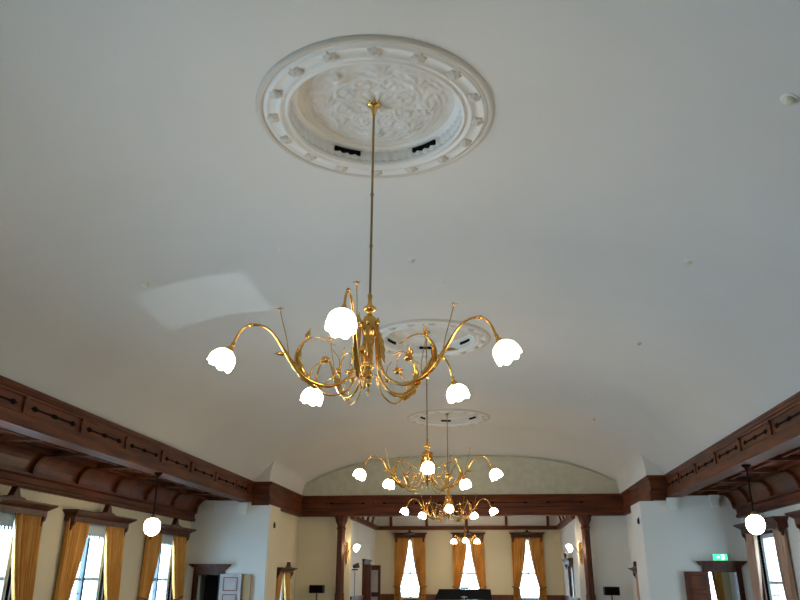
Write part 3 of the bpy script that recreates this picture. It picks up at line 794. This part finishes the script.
# exit sign
def exit_sign():
    t=empty('exit_sign',(5.55,YR,2.17)); tag(t,'green lit exit sign with white running figure above right doorway','exit sign')
    MB().box(-.20,-.07,-.075,.20,0,.075).build('housing',M['plast'],t)
    MB().box(-.195,-.076,-.07,.195,-.07,.07).build('green_face',M['exit'],t)
    g=MB()
    g.box(.03,-.080,-.055,.11,-.076,.06)                                  # white doorway
    g.build('door_symbol',M['exitw'],t)
    g=MB()
    y0,y1=-.084,-.080
    def bar(x0,z0,x1,z1,w):
        dx,dz=x1-x0,z1-z0; l=math.hypot(dx,dz); nx,nz=-dz/l*w/2,dx/l*w/2
        g.prism([(x0+nx,z0+nz),(x1+nx,z1+nz),(x1-nx,z1-nz),(x0-nx,z0-nz)],y0,y1,'y')
    g.prism([(.045+.011*cos(a),.042+.011*sin(a)) for a in [2*pi*k/10 for k in range(10)]],y0,y1,'y')
    bar(.05,.03,.065,-.01,.016); bar(.065,-.01,.045,-.03,.011); bar(.045,-.03,.05,-.052,.010); bar(.065,-.01,.085,-.03,.011); bar(.085,-.03,.10,-.045,.009)
    bar(.05,.025,.03,.012,.008); bar(.055,.025,.08,.012,.008)
    g.build('running_figure',M['exit'],t)
    t.scale=(.85,1,1)
    g=MB(); g.prism([(-.10,.0),(-.06,.035),(-.06,.013),(-.015,.013),(-.015,-.013),(-.06,-.013),(-.06,-.035)],-.080,-.076,'y'); g.build('arrow_symbol',M['exitw'],t)
exit_sign()
# small black spotlights on the pier sides
def wallspot(x,s,y,z,label):
    t=empty('wall_speaker',(x,y,z)); tag(t,label,'speaker','small black boxes on the pier sides')
    MB().box(0,-.03,-.07,s*.05,.03,.06).build('case',M['black'],t,bevel=.01)
    MB().box(0,-.012,.06,s*.02,.012,.10).build('bracket',M['black'],t)
wallspot(-6.0,1,21.0,3.02,'small black box fixed high on the left pier side')
wallspot(3.80,-1,20.3,3.05,'small black box fixed high on the right pier side')

# ------------------------------------------------------------------ sconces on the pilaster ends
def sconce(x, s, label):
    t=empty('wall_sconce',(x,YW,2.45)); tag(t,label,'wall lamp','brass wall lamps flanking the stage room')
    MB().prism([(-.035,-.30),(0,-.38),(.035,-.30),(.05,0),(.035,.2),(0,.30),(-.035,.2),(-.05,0)],-.03,0,'y').build('backplate',M['brass'],t)
    mb=MB().tube(smooth_path([(0,-.03,-.05),(s*.03,-.15,-.08),(s*.10,-.26,0),(s*.18,-.32,.12),(s*.26,-.34,.16)],5),.012,8)
    mb.tube(smooth_path([(0,-.03,.1),(s*-.06,-.1,.2),(s*.0,-.14,.27),(s*.06,-.12,.2)],5),.008,6)
    mb.build('arm',M['brass'],t)
    sh=shade_mesh(32,.115,.15).build('glass_shade',M['glass_shade'],t); sh.location=(s*.275,-.34,.155); sh.rotation_euler=(0,s*R(-60),0)
    MB().lathe([(.012,.03),(.022,.0),(.034,-.03)],12,c=(s*.262,-.34,.16),mtx=Matrix.Rotation(s*R(-60),3,'Y')).build('socket',M['brass'],t)
sconce(-4.56,1,'lit brass wall lamp beside the left far column')
sconce(2.74,-1,'lit brass wall lamp beside the right far column')

# ------------------------------------------------------------------ stage furniture
def stand_speaker(x,y,label):
    t=empty('speaker_on_stand',(x,y,0)); tag(t,label,'speaker','black speakers on stands')
    c=MB().box(-.225,-.13,1.22,.225,.13,1.46).build('cabinet',M['black'],t,bevel=.02)
    MB().box(-.205,-.137,1.24,.205,-.13,1.44).build('grille',M['fret'],c)
    MB().tube([(0,0,.12),(0,0,1.22)],.018,10).build('pole',M['black'],t)
    for k in range(3):
        a=2*pi*k/3+.4
        MB().tube([(0,0,.55),(.42*cos(a),.42*sin(a),.02)],.012,8).build('leg',M['black'],t)
stand_speaker(-5.41,24.2,'black box speaker on a thin stand left of left column')
stand_speaker(3.50,24.1,'black box speaker on a thin stand right of right column')
def stage_light():
    t=empty('stage_light',(-4.37,25.0,0)); tag(t,'black spotlight on thin tall stand against the stage side wall','spotlight')
    MB().tube([(0,0,.02),(0,0,1.92)],.014,8).build('pole',M['steel'],t)
    MB().lathe([(.03,-.10),(.055,-.08),(.07,.02),(.085,.10),(.075,.10),(.05,-.05)],20,c=(.03,0,2.03),mtx=Matrix.Rotation(R(75),3,'Y')).build('lamp_head',M['black'],t)
    MB().box(-.10,-.02,1.90,.10,.02,1.94).build('yoke',M['black'],t)
    MB().lathe([(.002,0),(.09,0),(.09,.02),(.03,.05),(.002,.05)],20).build('base',M['black'],t)
stage_light()
def piano():
    t=empty('grand_piano',(-.96,27.5,0)); tag(t,'black grand piano with raised lid before the middle far window','piano')
    out=[(-.98,-.25),(-.98,.45),(.95,.45),(.95,-.25),(.6,-.75),(.1,-1.1),(-.5,-1.25),(-.9,-.95)]
    MB().prism([(x,y) for x,y in out],.62,.98,'z').build('case',M['piano'],t,bevel=.01)
    lid=MB()
    vs=[(-1.04,-.05,.99),(.93,-.05,.99),(.90,.10,1.33),(-.88,.10,1.33),(-1.04,-.02,.99),(.93,-.02,.99),(.90,.13,1.33),(-.88,.13,1.33)]
    lid.add(vs,[(0,1,2,3),(7,6,5,4),(0,4,5,1),(1,5,6,2),(2,6,7,3),(3,7,4,0)]); lid.build('lid',M['piano'],t)
    em=MB(); 
    em.box(-.12,-.065,1.07,.10,-.03,1.09).box(-.03,-.065,1.0,.0,-.03,1.08).box(-.08,-.06,1.09,.06,-.03,1.105)
    em.build('pale_mark',M['white_frame'],t)  # pale bars forming a mark on the lid
    for x,y in ((-.8,.3),(.8,.3),(-.4,-1.0)):
        MB().lathe([(.03,.04),(.035,.1),(.05,.4),(.06,.62)],16,c=(x,y,0)).lathe([(.02,0),(.04,.02),(.02,.05)],12,c=(x,y,0)).build('leg',M['piano'],t)
    k=MB().box(-.7,.45,.66,.7,.62,.72).build('keyboard',M['white_frame'],t)
    MB().box(-.8,.45,.60,-.7,.66,.78).box(.7,.45,.60,.8,.66,.78).box(-.8,.45,.58,.8,.66,.64).build('key_block',M['piano'],t)
    tag(MB().box(-1.10,27.58,1.335,-.82,27.66,1.40).build('blue_box',M['blue']),'small dark blue box lying on top of the black piano','box')
piano()
# side door of the stage room (opened leaf, seen edge-on)
def stage_door():
    t=empty('door_3',(SL,27.8,0)); struct(t)
    MB().box(-.02,-.72,0,.05,-.60,2.22).box(-.02,.60,0,.05,.72,2.22).box(-.02,-.72,2.10,.06,.72,2.24).box(-.02,-.80,2.24,.10,.80,2.30).build('door_frame',M['woodv'],t)
    l=MB().box(.02,.62,.02,.45,.67,2.12).build('door_leaf',M['woodv'],t)
    MB().box(.12,.60,1.2,.36,.62,1.95).box(.12,.60,.25,.36,.62,1.05).build('leaf_panel',M['leafw'],l)
    l2=MB().box(.02,-.60,.02,.30,-.64,2.12).build('door_leaf',M['woodv'],t)
    MB().box(-.9,-.7,0,-.85,.7,2.3).build('lobby_panel',M['wall'],t)
stage_door()
struct(MB().box(SL-1.4,26.9,0,SL-1.3,28.7,2.6).box(SL-1.4,26.9,2.6,SL-.2,28.7,2.7).box(SL-1.3,26.9,0,SL-.2,27.0,2.6).box(SL-1.3,28.6,0,SL-.2,28.7,2.6).build('wall_lobby',M['wall']))

# ------------------------------------------------------------------ small things on the vault
def bump(x,y,r,m,name,label,cat,group=None):
    z=vz(x,5.5)
    sl=(vz(x+.05,5.5)-vz(x-.05,5.5))/.1
    t=empty(name,(x,y,z+.004)); t.rotation_euler=(0,-atan(sl),0); tag(t,label,cat,group)
    MB().lathe([(.002,.01),(r,.01),(r,-.008),(r*.85,-.018),(.002,-.018)],20).build('base_plate',M['plast'],t)
    MB().lathe([(r*.7,-.018),(r*.65,-.04),(r*.4,-.055),(.002,-.058)],20).build('sensor',m,t)
G='smoke detectors on the vault'
bump(2.70,5.70,.075,M['det'],'smoke_detector','smoke detector at far right top of the ceiling','smoke detector',G)
bump(2.69,9.19,.06,M['det'],'smoke_detector','smoke detector on right of ceiling, below the topmost one','smoke detector',G)
bump(2.69,12.73,.06,M['det'],'smoke_detector','smoke detector on the right ceiling, level with second medallion','smoke detector',G)
bump(2.73,19.2,.06,M['det'],'smoke_detector','farthest smoke detector on the right ceiling','smoke detector',G)
bump(-1.0,9.9,.06,M['det'],'smoke_detector','smoke detector between the first and second medallions','smoke detector',G)
bump(-4.71,9.22,.065,M['det'],'smoke_detector','smoke detector on the left side of the ceiling','smoke detector',G)
bump(-.59,10.78,.03,M['plast'],'ceiling_hook','tiny white knob above the right arm of the big chandelier','ceiling knob','white knobs')
bump(-2.81,9.21,.025,M['plast'],'ceiling_hook','tiny white knob above left arm of the big chandelier','ceiling knob','white knobs')
bump(2.30,17.25,.03,M['plast'],'ceiling_hook','tiny white knob on the far right part of the ceiling','ceiling knob','white knobs')

# ------------------------------------------------------------------ camera
cam=bpy.data.cameras.new('camera'); co=bpy.data.objects.new('camera',cam); col.objects.link(co)
cam.sensor_width=36; cam.lens=740/800*36; cam.clip_end=200; cam.clip_start=.05
p=R(20.759); w=R(6.7405); roll=R(-.3)
rot=Matrix.Rotation(w,4,'Z')@Matrix.Rotation(pi/2+p,4,'X')@Matrix.Rotation(-roll,4,'Z')
co.matrix_world=Matrix.Translation((0,0,1.6))@rot
bpy.context.scene.camera=co

# ------------------------------------------------------------------ light
wd=bpy.data.worlds.new('world'); bpy.context.scene.world=wd; wd.use_nodes=True
nt=wd.node_tree; bg=nt.nodes['Background']
tc=nt.nodes.new('ShaderNodeTexCoord'); sp=nt.nodes.new('ShaderNodeSeparateXYZ'); mr=nt.nodes.new('ShaderNodeMapRange')
rp=nt.nodes.new('ShaderNodeValToRGB')
mr.inputs['From Min'].default_value=-1; mr.inputs['From Max'].default_value=1
nt.links.new(tc.outputs['Generated'],sp.inputs[0]); nt.links.new(sp.outputs['X'],mr.inputs['Value']); nt.links.new(mr.outputs[0],rp.inputs[0]); nt.links.new(rp.outputs[0],bg.inputs['Color'])
rp.color_ramp.elements[0].color=(.48,.795,1.10,1); rp.color_ramp.elements[1].color=(.17,.195,.19,1)
bg.inputs['Strength'].default_value=11
def portal(loc, rot, sx, sy):
    l=bpy.data.lights.new('portal','AREA'); l.shape='RECTANGLE'; l.size=sx; l.size_y=sy; l.cycles.is_portal=True
    o=bpy.data.objects.new('portal',l); col.objects.link(o); o.location=loc; o.rotation_euler=rot
for y in LWY+offL: portal((XL-.2,y,1.36 if y==offL[0] else 1.735),(0,R(-90),0),2.6 if y==offL[0] else 1.77,1.8 if y==offL[0] else 2*hw)
for y in RWY+offR: portal((XR+.2,y,1.735),(0,R(90),0),1.77,2*hw)
for x in FWX: portal((x,YF+.2,2.03),(R(-90),0,0),.88,2.17)
portal((-6.38,22.8,1.02),(0,R(-90),0),1.45,1.1); portal((4.38,22.5,1.05),(0,R(90),0),1.5,1.1); portal((SR+.18,27.0,1.5),(0,R(90),0),1.2,1.4)

# lamp added outside to throw the bright vault patch through the widened left window
l=bpy.data.lights.new('vault_patch_lamp','AREA'); l.shape='RECTANGLE'; l.size=1.68; l.size_y=1.37; l.spread=R(.6); l.energy=1.0; l.color=(.72,.88,1)
o=bpy.data.objects.new('vault_patch_lamp',l); col.objects.link(o)
d=Vector((1,.36,1.17)).normalized(); tgt=Vector((-4.25,10.38,5.63)); o.location=tgt-d*((tgt.x+9.0)/d.x)
zz=-d; xx=(Vector((0,1,0))-d*d.y).normalized(); yy=zz.cross(xx)
o.rotation_euler=Matrix((xx,yy,zz)).transposed().to_euler()
sc=bpy.context.scene
sc.view_settings.view_transform='Standard'; sc.view_settings.look='None'; sc.view_settings.gamma=1; sc.view_settings.use_curve_mapping=False
sc.view_settings.exposure=.80
